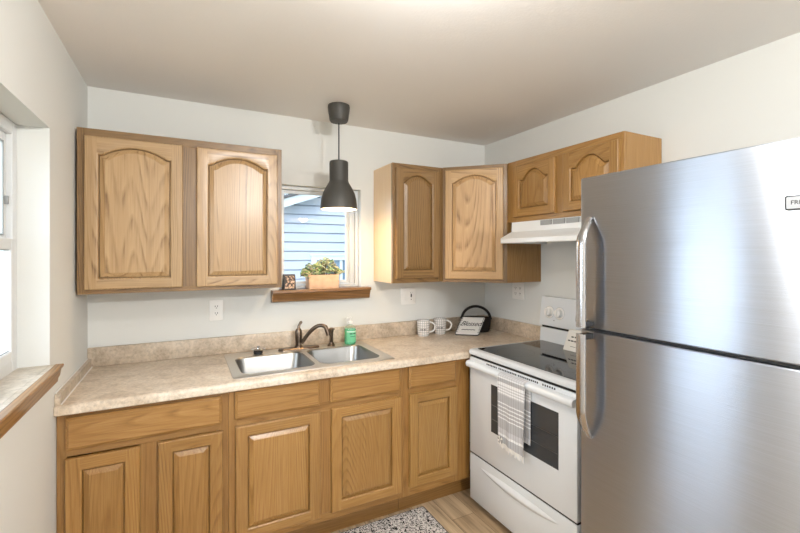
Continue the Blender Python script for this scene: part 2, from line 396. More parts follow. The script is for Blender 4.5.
# ------------------------------------------------------------------ doors, drawers, cabinets
def raised_door(name, wd, h, rise, mz, mx, parent, loc, rotz=None, t=.02, ext=.9, sw=.05, rt=.048, rw=.048, tint=None, field=None):
    """frame-and-panel door, local x 0..wd, z 0..h, front at y=-t; children: raised_panel"""
    N = 18
    def contour(d, y):
        a, c = sw + d, wd - sw - d; mid, hw = wd / 2, (c - a) / 2
        def top(x):
            s = abs(x - mid) / hw
            f = 0.0
            if rise and s < ext: f = rise * (1 - (s / ext) ** 2)
            return h - rt - rise + f - d
        pts = [(a, y, rw + d), (c, y, rw + d)]
        if rise: pts += [(c + (a - c) * k / N, y, top(c + (a - c) * k / N)) for k in range(N + 1)]
        else: pts += [(c, y, h - rt - d), (a, y, h - rt - d)]
        return pts
    f = MB(); e = .005
    C0 = contour(0, -t); arch = C0[2:]
    x0, x1 = sw, wd - sw; zs = arch[0][2]
    f.face([(e, -t, e), (x0, -t, e), (x0, -t, rw), (x0, -t, zs), (x0, -t, h - e), (e, -t, h - e)], 0)
    f.face([(x1, -t, e), (wd - e, -t, e), (wd - e, -t, h - e), (x1, -t, h - e), (x1, -t, zs), (x1, -t, rw)], 0)
    f.face([(x0, -t, e), (x1, -t, e), (x1, -t, rw), (x0, -t, rw)], 1)
    for p, q in zip(arch[:-1], arch[1:]):
        f.face([p, (p[0], -t, h - e), (q[0], -t, h - e), q], 1)
    R = lambda d, y: [(d, y, d), (wd - d, y, d), (wd - d, y, h - d), (d, y, h - d)]
    f.loops([R(e, -t), R(.0015, -t + .0022), R(0, -t + .006), R(0, 0)], True, False, True, 0)
    f.loops([contour(0, -t), contour(.003, -t + .0012), contour(.006, -t + .004), contour(.008, -t + .011), contour(.008, -.001)], True, False, False, 0)
    bmesh.ops.remove_doubles(f.bm, verts=list(f.bm.verts), dist=1e-6)
    d = f.build(name, [mz, mx], parent, 25, loc, rotz)
    p = MB()
    p.loops([contour(.0112, -.003), contour(.0112, -t + .011), contour(.0125, -t + .0105), contour(.030, -t + .002), contour(.0315, -t + .0005)], True, True, True, 0)
    pn = p.build('raised_panel', mz, d, 12)
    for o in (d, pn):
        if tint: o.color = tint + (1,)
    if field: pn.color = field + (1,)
    return d
def drawer_front(name, wd, h, mx, parent, loc, t=.02, tint=None):
    f = MB()
    R = lambda d, y: [(d, y, d), (wd - d, y, d), (wd - d, y, h - d), (d, y, h - d)]
    f.loops([R(0, 0), R(0, -t + .008), R(.004, -t + .005), R(.0055, -t + .005), R(.012, -t)], True, True, True, 0)
    o = f.build(name, mx, parent, 20, loc)
    if tint: o.color = tint + (1,)
    return o
def frame_bars(parent, bars, y0, y1, mz, mx, name='face_frame'):
    mb = MB()
    for (x0, x1, z0, z1, m) in bars: mb.box(x0, x1, y0, y1, z0, z1, m, bev=.0008, seg=1)
    return mb.build(name, [mz, mx], parent)
def carcass(parent, wd, dp, z0, z1, m, th=.016, top=True, end_mats=None):
    mb = MB()
    mb.box(0, th, -dp, -.002, z0, z1); mb.box(wd - th, wd, -dp, -.002, z0, z1)
    mb.box(th, wd - th, -dp, -.002, z0, z0 + th); mb.box(th, wd - th, -.008, -.002, z0 + th, z1)
    if top: mb.box(th, wd - th, -dp, -.008, z1 - th, z1)
    return mb.build('carcass', m, parent)

# --- left double wall cabinet (x 0..0.941)
UZ, UT = 1.322, 2.106; uh = UT - UZ
c = thing('wall_cabinet', 'wide two-door oak wall cabinet left of the sink window', 'cabinet', (.002, 0, UZ))
carcass(c, .938, .285, 0, uh, oakFz)
frame_bars(c, [(0, .034, 0, uh, 0), (.904, .938, 0, uh, 0), (.430, .514, .026, uh - .04, 0), (.034, .904, uh - .04, uh, 1), (.034, .904, 0, .026, 1)], -.304, -.2855, oakFz, oakFx)
raised_door('door', .410, .726, .045, oakUz, oakUx, c, (.029, -.3045, .021), rt=.036, tint=(1.0, .98, .96))
raised_door('door', .410, .726, .045, oakUz, oakUx, c, (.502, -.3045, .020), rt=.036, tint=(.96, .92, .88))
# --- right single wall cabinet (x 1.644..2.029)
c = thing('wall_cabinet', 'narrow single-door oak wall cabinet just right of the sink window, pale side panel', 'cabinet', (1.644, 0, UZ))
carcass(c, .384, .285, 0, uh, oakEnd)
frame_bars(c, [(0, .034, 0, uh, 0), (.350, .384, 0, uh, 0), (.034, .350, uh - .04, uh, 1), (.034, .350, 0, .03, 1)], -.304, -.2855, oakFz, oakFx)
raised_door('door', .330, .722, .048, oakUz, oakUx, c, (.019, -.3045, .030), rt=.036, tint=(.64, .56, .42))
# --- diagonal corner wall cabinet
c = thing('wall_cabinet', 'diagonal corner oak wall cabinet with one pale arched door', 'cabinet', (2.030, 0, UZ))
kx, L45 = W - 2.030 - .002, (2.336 - 2.030)
mb = MB(); out = [(0.0, -.002), (0.0, -.304), (L45, -.304 - L45), (kx, -.304 - L45), (kx, -.002)]
mb.prism(out, 'z', 0, uh); cc = mb.build('carcass', oakLz, c, 0)
dl = L45 * math.sqrt(2)
fr = MB()
for (x0, x1, z0, z1, m) in [(0.004, .030, 0, uh, 0), (dl - .030, dl - .002, 0, uh, 0), (.030, dl - .030, uh - .03, uh, 1), (.030, dl - .030, 0, .03, 1)]:
    fr.box(x0, x1, -.012, -.0005, z0, z1, m, bev=.0008, seg=1)
fr.build('face_frame', [oakFz, oakFx], c, loc=(0, -.304, 0), rotz=-PI / 4)
off = .0125 / math.sqrt(2)
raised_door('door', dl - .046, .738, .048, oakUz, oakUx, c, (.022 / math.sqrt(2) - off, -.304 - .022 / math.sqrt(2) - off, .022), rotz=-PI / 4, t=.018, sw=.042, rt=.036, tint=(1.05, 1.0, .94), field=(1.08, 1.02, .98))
# --- cabinet over the hood
HZ = 1.717; hh = UT + .002 - HZ
c = thing('wall_cabinet', 'short two-door oak wall cabinet above the range hood', 'cabinet', (W - .002, -.6135, HZ), -PI / 2)
WD = .818
carcass(c, WD, .285, 0, hh, oakLz)
frame_bars(c, [(0, .075, 0, hh, 0), (WD - .03, WD, 0, hh, 0), (.395, .48, .03, hh - .035, 0), (.075, WD - .03, hh - .035, hh, 1), (.075, WD - .03, 0, .03, 1)], -.303, -.2855, oakLz, oakLx)
raised_door('door', .336, .322, .055, oakLz, oakLx, c, (.071, -.3035, .030), ext=.76, sw=.046, rt=.032, rw=.045, tint=(.95, .95, .95))
raised_door('door', .336, .322, .055, oakLz, oakLx, c, (.464, -.3035, .032), ext=.76, sw=.046, rt=.032, rw=.045)

# --- base cabinets along the back wall
FZ0, FZ1 = .118, .872
def base(name, label, x0, x1, bars, doors, drawers, tt):
    c = thing(name, label, 'cabinet', (x0, 0, 0))
    wd = x1 - x0
    mb = MB(); th = .016
    for a_ in (0, wd - th): mb.box(a_, a_ + th, -.59, -.004, .116, FZ1); mb.box(a_, a_ + th, -.527, -.004, .0005, .1158)
    mb.box(th, wd - th, -.59, -.004, .116, .131); mb.box(th, wd - th, -.01, -.004, .131, FZ1)
    for v in mb.bm.verts:
        pass
    mb.build('carcass', oakLz, c)
    frame_bars(c, [(a - x0, b_ - x0, z0, z1, m) for (a, b_, z0, z1, m) in bars], -.609, -.5905, oakLz, oakLx).color = (.86, .83, .79, 1)  # same oak as the doors; shade behind them put into the tint
    for i, (a, b_, z0, z1) in enumerate(doors): raised_door('door', b_ - a, z1 - z0, 0, oakLz, oakLx, c, (a - x0, -.6095, z0), tint=tt[i])
    for (a, b_, z0, z1) in drawers: drawer_front('drawer_front', b_ - a, z1 - z0, oakLx, c, (a - x0, -.6095, z0), tint=(.95, .93, .9))
    k = MB(); k.box(.0005, wd - .0005 + (.25 if x1 > 2 else 0), -.542, -.528, .001, .1155)
    k.build('toe_kick', oakLx, c).color = (.72, .68, .64, 1)  # same oak, darkened: shade of the recess put into the tint
    return c
def bars(x0, x1, l, r, mids, zr=(.12, .16, .695, .738, .85)):
    B = [(x0, x0 + l, FZ0, FZ1, 0), (x1 - r, x1, FZ0, FZ1, 0)]
    B += [(x0 + l, x1 - r, FZ0, .16, 1), (x0 + l, x1 - r, .692, .742, 1), (x0 + l, x1 - r, .848, FZ1, 1)]
    for m in mids: B.append((m[0], m[1], m[2], m[3], 0))
    return B
base('base_cabinet', 'oak base cabinet against the left wall, two narrow doors under one wide drawer front', -.0065, .632,
     bars(-.0065, .632, .034, .04, [(.27, .356, .16, .692)]), [(.022, .280, .15, .688), (.346, .607, .152, .690)], [(.024, .602, .722, .853)], [(.92, .9, .84), (.95, .93, .88)])
base('sink_base_cabinet', 'oak sink base cabinet with two doors under two false drawer fronts', .633, 1.566,
     bars(.633, 1.566, .036, .036, [(1.06, 1.136, .16, .692), (1.06, 1.136, .742, .848)]), [(.662, 1.071, .150, .698), (1.131, 1.541, .158, .703)],
     [(.659, 1.069, .731, .863), (1.125, 1.538, .735, .867)], [(1, 1, 1), (1.02, 1.02, 1.0)])
base('base_cabinet', 'narrow oak base cabinet next to the white range, single door below one drawer', 1.567, 2.030,
     bars(1.567, 2.030, .036, .115, []), [(1.596, 1.925, .168, .706)], [(1.591, 1.919, .739, .872 - .002)], [(1.0, 1.02, .98)])
# blind corner support of the counter's right end (hidden behind the range and corner)

# ------------------------------------------------------------------ countertop
mb = MB()
CT, CB, CW = .914, .8735, W - .002
hole = [(.678, -.572), (1.482, -.572), (1.482, -.062), (.678, -.062)]
outer = [(-.0065, -.002), (CW, -.002), (CW, -.667), (2.008, -.667), (2.008, -.630), (-.0065, -.630)]
for z in (CT, CB): plate(mb, outer, [hole], z)
for lp in (outer, hole):
    for i in range(len(lp)):
        p, q = lp[i], lp[(i + 1) % len(lp)]
        if lp is outer and i == 4: continue
        mb.face([(p[0], p[1], CB), (q[0], q[1], CB), (q[0], q[1], CT), (p[0], p[1], CT)])
pr = [(-.630, CT), (-.638, CT - .0008), (-.645, CT - .004), (-.6495, CT - .010), (-.651, CT - .020), (-.651, CB + .003), (-.648, CB), (-.630, CB)]
mb.loops([[(-.0065, y, z) for y, z in pr], [(2.008, y, z) for y, z in pr]], False)
mb.face([(-.0065, y, z) for y, z in pr]); mb.face([(2.008, y, z) for y, z in pr])
bmesh.ops.remove_doubles(mb.bm, verts=list(mb.bm.verts), dist=1e-5)
ct = mb.build('countertop', lamM, None, 35)
tag(ct, 'beige marbled laminate countertop running from the left wall to the range', 'countertop')
mb = MB(); mb.box(-.0065, CW - .02, -.021, -.0015, CT + .0003, 1.016, bev=.004); mb.box(CW - .0195, CW - .0003, -.664, -.0015, CT + .0003, 1.016, bev=.004)
mb.build('backsplash', lamB, ct)
mb = MB(); mb.prism([(-.0215, CT + .0003), (-.640, CT + .0003), (-.640, CT + .038), (-.632, CT + .045), (-.0215, CT + .045)], 'x', -.0065, .0125); mb.build('end_splash', lamB, ct)
mb = MB(); mb.box(.0128, .017, -.636, -.022, CT + .0003, CT + .004); mb.box(-.0063, -.002, -.636, -.022, CT + .0455, CT + .049); mb.build('caulk_line', plasticW, ct)
mb = MB(); mb.box(2.0085, 2.0125, -.665, -.631, CB + .001, CT + .001, bev=.001); mb.build('end_cap', plasticW, ct)

# ------------------------------------------------------------------ sink
s = thing('sink', 'double-bowl stainless steel sink set into the countertop', 'sink', (0, 0, CT + .0006))
so, sb = rrect(.655, 1.520, -.598, -.045, .022), []
B1, B2 = (.698, 1.078, -.545, -.180), (1.106, 1.462, -.545, -.165)
h1, h2 = rrect(*B1, .055), rrect(*B2, .055)
mb = MB()
inn = [((p[0] - 1.0875) * .988 + 1.0875, (p[1] + .3215) * .98 - .3215) for p in so]
plate(mb, inn, [h1, h2], .0045)
mb.loops([[(p[0], p[1], 0) for p in so], [(p[0], p[1], .003) for p in so], [(p[0], p[1], .0045) for p in inn]], True)
bmesh.ops.remove_doubles(mb.bm, verts=list(mb.bm.verts), dist=1e-5)
mb.build('rim', mat('sink_rim_steel', (222, 220, 216), .34, 1.0), s)  # same steel as the bowls, colour lightened to offset dull reflections
for Bx in (B1, B2):
    mb = MB()
    def lp(d, z, r): return [(p[0], p[1], z) for p in rrect(Bx[0] + d, Bx[1] - d, Bx[2] + d, Bx[3] - d, r)]
    mb.loops([lp(0, .0045, .055), lp(.004, .001, .052), lp(.007, -.006, .05), lp(.018, -.12, .05), lp(.026, -.145, .05), lp(.045, -.157, .045), lp(.09, -.160, .04)], True, False, True)
    bw = mb.build('bowl', sinkM, s, 40)
    mb = MB(); cx, cy = (Bx[0] + Bx[1]) / 2, (Bx[2] + Bx[3]) / 2
    mb.lathe([(.057, -.1595), (.055, -.157), (.04, -.158), (.038, -.1585)], 24, (cx, cy, 0)); mb.lathe([(.038, -.1588), (.0005, -.1588)], 24, (cx, cy, 0), 1)
    mb.build('drain', [chrome, slotM], bw)

# faucet
FZ = CT + .0056
f = thing('faucet', 'dark bronze single-lever kitchen faucet with arched spout behind the sink', 'faucet', (1.085, -.118, FZ))
mb = MB(); L = rrect(-.128, .128, -.028, .028, .027, 8)
mb.loops([[(p[0], p[1], 0) for p in L], [(p[0], p[1], .006) for p in L], [(p[0] * .96, p[1] * .85, .011) for p in L]], True, True, True); mb.build('deck_plate', bronze, f)
mb = MB(); mb.lathe([(.026, .0115), (.024, .018), (.0195, .024), (.0195, .05), (.022, .075), (.0225, .10), (.019, .118), (.013, .128), (.0005, .131)], 28, (-.004, 0, 0)); mb.build('body', bronze, f)
mb = MB(); mb.tube([(-.004, 0, .127), (-.002, .002, .140), (.004, .004, .153), (.012, .004, .164), (.018, .003, .170)], [.010, .0085, .008, .0095, .006], 14); mb.build('lever', bronze, f)
mb = MB()
path = []
for k in range(17):
    t = k / 16; x = .012 + .128 * t; y = -.014 - .085 * t
    z = .038 + .112 * math.sin(min(1, t * 1.0) * PI * .62) / 1.0 * (1 if t < .81 else 1)
    path.append((x, y, z))
path += [(.148, -.105, .115), (.153, -.108, .102), (.155, -.109, .090)]
mb.tube(path, [.012] * 16 + [.0125, .0128, .0128, .013], 16); mb.build('spout', bronze, f)
sp = thing('sprayer', 'dark bronze side sprayer standing right of the faucet', 'sprayer', (1.292, -.122, FZ))
mb = MB(); mb.lathe([(.025, 0), (.025, .005), (.017, .014), (.0145, .022)], 24, cap0=True, cap1=True); mb.build('base', bronze, sp)
mb = MB(); mb.lathe([(.011, .0222), (.0125, .03), (.0115, .06), (.0125, .085), (.016, .096), (.0155, .108), (.009, .116), (.0005, .118)], 24, cap0=True); mb.build('wand', bronze, sp)
mb = MB(); mb.tube([(.010, -.004, .104), (.020, -.006, .110)], [.008, .006], 10); mb.build('trigger', bronze, sp)
# strainer
st = thing('sink_strainer', 'small chrome basket strainer lying on the sink ledge left of the faucet', 'strainer', (.838, -.128, FZ))
mb = MB(); mb.lathe([(.0005, 0), (.024, 0), (.026, .004), (.026, .018), (.030, .022)], 24); mb.build('basket', darkM, st)
mb = MB(); mb.lathe([(.030, .0222), (.042, .026), (.044, .030), (.040, .033), (.026, .030), (.012, .029)], 28); mb.build('rim', chrome, st)
mb = MB(); mb.lathe([(.0005, .026), (.010, .027), (.007, .036), (.011, .044), (.0005, .047)], 16); mb.build('knob', chrome, st)

# soap bottle
so_ = thing('soap_bottle', 'clear pump bottle of green hand soap at the back right corner of the sink', 'soap bottle', (1.425, -.112, FZ))
green = mat('green_soap', (104, 196, 146), .15, spec=.5); label = mat('soap_label', (120, 208, 160), .5)
clearP = glass_mat('clear_plastic', (.93, .97, .95, 1), .2)
mb = MB(); mb.lathe([(.0005, .001), (.034, .001), (.037, .006), (.037, .092), (.035, .098), (.0005, .098)], 28); mb.build('soap', green, so_)
mb = MB(); mb.lathe([(.0005, 0), (.036, 0), (.0385, .005), (.0385, .098), (.034, .112), (.019, .122), (.014, .126), (.014, .132)], 28); mb.build('bottle', clearP, so_)
mb = MB()
n = 18; rows = [[(.0389 * math.cos(a), .0389 * math.sin(a), z) for a in [-2.55 + 2.6 * k / n for k in range(n + 1)]] for z in (.014, .088)]
mb.loops(rows, False); lb = mb.build('front_label', label, so_)
mb = MB()
for (z0, z1, a0, a1) in ((.080, .086, -2.5, -.05), (.066, .073, -2.0, -1.5), (.066, .073, -1.4, -.8), (.050, .053, -1.9, -.9)):
    rows = [[(.0392 * math.cos(a), .0392 * math.sin(a), z) for a in [a0 + (a1 - a0) * k / 10 for k in range(11)]] for z in (z0, z1)]
    mb.loops(rows, False, mat=0 if z0 > .075 else 1)
mb.build('label_print', [mat('label_white', (220, 238, 228), .5), mat('label_dark', (30, 96, 70), .5)], so_)
mb = MB(); mb.lathe([(.0005, .1322), (.0165, .1322), (.0165, .146), (.012, .149), (.0055, .150), (.0045, .166), (.011, .168), (.011, .176), (.0005, .178)], 20)
mb.tube([(0, 0, .172), (-.02, -.012, .173), (-.034, -.02, .168)], [.006, .005, .004], 10); mb.build('pump', plasticW, so_)

# ------------------------------------------------------------------ mugs, basket, sign
def mug_mat():
    m = mat('plaid_mug_glaze', (232, 230, 226), .25); q = NT(m)
    tc = q.n('ShaderNodeTexCoord'); sx = q.n('ShaderNodeSeparateXYZ', {0: tc.outputs['Object']})
    an = q.n('ShaderNodeMath', {0: sx.outputs[1], 1: sx.outputs[0]}, operation='ARCTAN2')
    a2 = q.n('ShaderNodeMath', {0: an.outputs[0], 1: 20 / (2 * PI)}, operation='MULTIPLY')
    fa = q.n('ShaderNodeMath', {0: a2.outputs[0]}, operation='FRACT'); z2 = q.n('ShaderNodeMath', {0: sx.outputs[2], 1: 60.0}, operation='MULTIPLY')
    fz = q.n('ShaderNodeMath', {0: z2.outputs[0]}, operation='FRACT')
    st = [(0, (255, 255, 255)), (.5, (190, 190, 190)), (.62, (120, 122, 124)), (.72, (190, 190, 190)), (.9, (255, 255, 255))]
    c1 = q.mix(1.0, q.ramp(fa.outputs[0], st, 'CONSTANT'), q.ramp(fz.outputs[0], st, 'CONSTANT'), 'MULTIPLY')
    c2 = q.mix(.6, (240, 236, 232), c1, 'MULTIPLY')
    q.link(c2, q.b.inputs['Base Color']); return m
mugM = mug_mat(); glaze = mat('white_glaze', (236, 234, 230), .2)
def mug(lb, loc, rz):
    c = thing('mug', lb, 'mug', loc, rz, 'plaid mugs on the counter')
    mb = MB(); mb.lathe([(.0005, 0), (.036, 0), (.040, .004), (.0435, .03), (.047, .10), (.0485, .114), (.0475, .116), (.0455, .114), (.043, .03), (.038, .012), (.0005, .010)], 36); mb.build('cup', mugM, c)
    mb = MB(); P = []
    for k in range(15):
        t = k / 14; a = PI * .5 - PI * 1.02 * t
        P.append((.046 + .042 * math.cos(a) * (1 if t < .5 else .94) - (.004 if t > .8 else 0), 0, .064 + .036 * math.sin(a)))
    mb.tube(P, .0058, 10); mb.build('handle', glaze, c)
    mb = MB()
    for a in (-2.05, -1.85, -1.72, -1.48, -1.36, -1.2): 
        r = .0462; mb.face([(r * math.cos(a + d), r * math.sin(a + d), z) for d, z in ((0, .046), (.09, .046), (.09, .056), (0, .056))])
    mb.build('print', darkM, c)
mug('grey plaid mug nearer the soap bottle, left of the pair', (2.002, -.090, CT + .0006), -.55)
mug('grey plaid mug beside the black basket, right of the pair', (2.152, -.080, CT + .0006), -.55)

def weave():
    m = mat('black_wicker', (26, 22, 20), .5); q = NT(m)
    tc = q.n('ShaderNodeTexCoord')
    wv = q.n('ShaderNodeTexWave', {'Vector': tc.outputs['Object'], 'Scale': 45.0, 'Distortion': 1.0}, bands_direction='Z')
    q.bump(wv.outputs[0], .8, .004); return m
wick = weave()
bk = thing('basket', 'black wicker basket with arched handle in the counter corner', 'basket', (2.454, -.126, CT + .0006), -.66)
mb = MB()
def ov(a, b_, z, n=32): return [(a * math.cos(2 * PI * k / n), b_ * math.sin(2 * PI * k / n), z) for k in range(n)]
mb.loops([ov(.095, .055, 0), ov(.102, .06, .01), ov(.114, .070, .095), ov(.116, .072, .103), ov(.110, .066, .103), ov(.098, .056, .012), ov(.09, .05, .008)], True, True, True); mb.build('body', wick, bk)
mb = MB(); mb.tube([(.108 * math.cos(a), 0, .095 + .098 * math.sin(a)) for a in [PI * k / 20 for k in range(21)]], .0105, 10); mb.build('handle', wick, bk)
mb = MB(); mb.tube([tuple(v) for v in ov(.115, .071, .103)] + [ov(.115, .071, .103)[0]], .007, 8); mb.build('rim', wick, bk)

def quilt():
    m = mat('white_printed_cotton', (232, 230, 226), .8); return m
sg = thing('pot_holder', 'white quilted pot holder with handwritten lettering leaning on the black basket', 'pot holder', (2.290, -.226, CT + .0012), -.70)
TI = math.radians(52)
MS = Matrix.Rotation(TI, 4, 'X') @ Matrix(((1, .33, 0, 0), (0, 1, 0, 0), (0, 0, 1, 0), (0, 0, 0, 1)))       # plate local: x across, y up the slope, z towards viewer-up
pw, ph, pt = .170, .148, .012
mb = MB(); L = rrect(-pw / 2, pw / 2, 0, ph, .012, 4)
lo = [[(p[0] * k, (p[1] - ph / 2) * k + ph / 2, z) for p in L] for k, z in ((.97, 0), (1, .003), (1, .009), (.95, .0125), (.8, .014))]
mb.loops([[tuple(MS @ Vector(p)) for p in l] for l in lo], True, True, True); mb.build('pad', quilt(), sg)
for sd in (-1, 1):
    mb = MB()
    for k in range(22):
        if (k * 7) % 3 == 0: continue
        u, v = sd * (pw / 2 - .008), .012 + k * .0062
        r = .0028; mb.face([tuple(MS @ Vector((u + r * math.cos(a) * (1 + .5 * ((k * 5) % 2)), v + r * math.sin(a), .0138))) for a in [2 * PI * j / 7 for j in range(7)]])
    mb.build('border_print', darkM, sg)
mb = MB()
for k in range(9):
    u = -.045 + k * .011; r = .0062
    mb.face([tuple(MS @ Vector((u + r * math.cos(a), .038 + .0015 * (k % 2) + .5 * r * math.sin(a), .0146))) for a in [2 * PI * j / 8 for j in range(8)]])
mb.build('laurel_print', darkM, sg)
text_mesh('lettering', 'Blessed', .055, darkM, sg, MS @ Matrix.Translation((0, .088, .0145)), shear=.35, spacing=.92)
mb = MB(); mb.tube([tuple(MS @ Vector(p)) for p in [(L[i][0] * 1.0, L[i][1], .006) for i in range(len(L))] + [MS.inverted() @ (MS @ Vector((L[0][0], L[0][1], .006)))]], .0045, 8); mb.build('piping', darkM, sg)

# ------------------------------------------------------------------ outlets and switch
def outlet(name, label, cat, loc, rotz, gangs):
    c = thing(name, label, cat, loc, rotz)
    wd = .076 if len(gangs) == 1 else .122; hh_ = .122
    mb = MB(); L = rrect(-wd / 2, wd / 2, -hh_ / 2, hh_ / 2, .006, 4)
    mb.loops([[(p[0] * k, y, p[1] * k) for p in L] for k, y in ((1, -.0005), (1, -.0052), (.965, -.0066))], True, True, True); mb.build('cover_plate', plasticW, c)
    for i, gk in enumerate(gangs):
        cx = 0 if len(gangs) == 1 else (-.023 + .046 * i)
        if gk == 'duplex':
            for dz in (.02, -.02):
                mb = MB(); L = rrect(cx - .0165, cx + .0165, dz - .0145, dz + .0145, .010, 5); mb.prism(L, 'y', -.0066, -.0085); r = mb.build('receptacle', plasticW, c)
                mb = MB()
                for sx in (-.0065, .0065): mb.box(cx + sx - .0014, cx + sx + .0014, -.0092, -.0086, dz - .001, dz + .008)
                mb.lathe([(.0005, 0), (.0026, 0)], 10); 
                for v in mb.bm.verts:
                    if abs(v.co.z) < 1e-6 and abs(v.co.y) < .003 and v.co.y > -.0050: v.co = Vector((cx + v.co.x, -.0090, dz - .007 + v.co.y))
                mb.build('slots', slotM, r)
        elif gk == 'rocker':
            mb = MB(); mb.box(cx - .0165, cx + .0165, -.0085, -.0066, -.033, .033, bev=.001); r = mb.build('rocker', plasticW, c)
            mb = MB(); mb.prism([(-.0086, -.030), (-.0125, -.030), (-.0086, .030)], 'x', cx - .012, cx + .012); mb.build('paddle', plasticW, r)
        else:
            mb = MB(); mb.box(cx - .0165, cx + .0165, -.0085, -.0066, -.033, .033, bev=.001); r = mb.build('rocker', plasticW, c)
            mb = MB(); mb.box(cx - .005, cx + .005, -.0105, -.0086, -.008, .018, bev=.0015); mb.box(cx - .003, cx + .003, -.0095, -.0086, -.028, -.021); mb.box(cx - .008, cx - .005, -.0095, -.0086, .024, .03); mb.box(cx + .005, cx + .008, -.0095, -.0086, .024, .03); mb.build('lever', slotM, r)
    return c
outlet('wall_outlet', 'single white duplex outlet under the wide left wall cabinet', 'outlet', (.617, -.0005, 1.177), 0, ['duplex'])
outlet('wall_switch', 'white double wall plate with dark toggle under the single-door wall cabinet', 'switch', (1.922, -.0005, 1.200), 0, ['rocker', 'toggle'])
outlet('wall_outlet', 'white four-socket outlet on the right wall beside the range', 'outlet', (W - .0005, -.392, 1.240), -PI / 2, ['duplex', 'duplex'])

# ------------------------------------------------------------------ pendant lamp
pl = thing('pendant_lamp', 'dark grey bell-shaped pendant lamp hanging over the sink', 'lamp', (1.270, -.335, H))
mb = MB(); mb.lathe([(.0005, -.0005), (.064, -.0005), (.066, -.012), (.064, -.03), (.056, -.088), (.050, -.098), (.0005, -.100)], 32); mb.build('ceiling_cup', lampM, pl)
mb = MB(); mb.tube([(0, 0, -.104), (0, 0, -.338)], .0042, 8); mb.build('cord', darkM, pl)
so2 = [(.0005, -.334), (.050, -.334), (.055, -.338), (.056, -.345), (.056, -.450), (.060, -.462), (.078, -.492), (.094, -.525), (.104, -.56), (.1085, -.595), (.109, -.622)]
mb = MB(); mb.lathe(so2 + [(.1065, -.622), (.106, -.595)], 40); shd = mb.build('lamp_shade', lampM, pl)
mb = MB(); mb.lathe([(.1058, -.6215), (.1055, -.595), (.101, -.56), (.091, -.527), (.075, -.495), (.056, -.465), (.052, -.455), (.052, -.40), (.0005, -.40)], 40); mb.build('inner_reflector', lampIn, shd, recalc=False)
mb = MB(); mb.lathe([(.013, -.40), (.013, -.455), (.016, -.470), (.030, -.510), (.034, -.535), (.028, -.56), (.012, -.574), (.0005, -.576)], 24); mb.build('bulb', bulbM, pl)
l = bpy.data.lights.new('pendant_light', 'POINT'); l.energy = P_PEND; l.color = C_PEND; l.shadow_soft_size = .035
o = bpy.data.objects.new('pendant_light', l); COL.objects.link(o); o.parent = pl; o.location = (0, 0, -.605)

# ceiling lights: the kitchen's own, and an unseen rear one added for fill
def dome(label, x, y, p):
    c = thing('ceiling_light', label, 'ceiling light', (x, y, H))
    mb = MB(); mb.lathe([(.0005, -.0005), (.15, -.0005), (.152, -.01), (.146, -.02)], 36); mb.build('base_pan', plasticW, c)
    mb = MB(); mb.lathe([(.143, -.0205), (.138, -.045), (.11, -.07), (.06, -.086), (.0005, -.09)], 36); mb.build('diffuser', domeM, c)
    l = bpy.data.lights.new('ceiling_lamp', 'POINT'); l.shadow_soft_size = .07; l.energy = p; l.color = C_CEIL
    o = bpy.data.objects.new('ceiling_lamp', l); COL.objects.link(o); o.parent = c; o.location = (0, 0, -.20)
dome('round white ceiling light over the middle of the kitchen, mirrored in the freezer door', 1.00, -1.90, P_CEIL)
dome('unseen round ceiling light added as fill behind the viewpoint', 1.3, -4.1, P_FILL)

# ------------------------------------------------------------------ things on the window sill
def terracotta():
    m = mat('peach_pot', (226, 188, 154), .6); q = NT(m)
    tc = q.n('ShaderNodeTexCoord'); n1 = q.n('ShaderNodeTexNoise', {'Vector': tc.outputs['Object'], 'Scale': 20.0, 'Detail': 4.0})
    q.link(q.ramp(n1.outputs[0], [(.3, (216, 176, 142)), (.7, (232, 198, 166))]), q.b.inputs['Base Color']); return m
pp = thing('potted_succulent', 'bushy succulent in a peach planter on the window sill over the sink', 'plant', (1.266, -.012, 1.2840))
mb = MB()
P0 = lambda d, z: [(p[0], p[1], z) for p in rrect(-.105 + d, .105 - d, -.05 + d, .05 - d, .012, 4)]
mb.loops([P0(.004, 0), P0(.002, .004), P0(0, .088), P0(.001, .092), P0(.009, .092), P0(.010, .078)], True, True, True); mb.build('pot', terracotta(), pp)
def leafM():
    m = mat('succulent_leaf', (120, 150, 80), .4, **{'Subsurface Weight': .0}); q = NT(m)
    at = q.n('ShaderNodeVertexColor', layer_name='leaf_tone'); q.link(at.outputs[0], q.b.inputs['Base Color']); return m
mb = MB(); stems = MB(); rnd = random.Random(3); tones = []
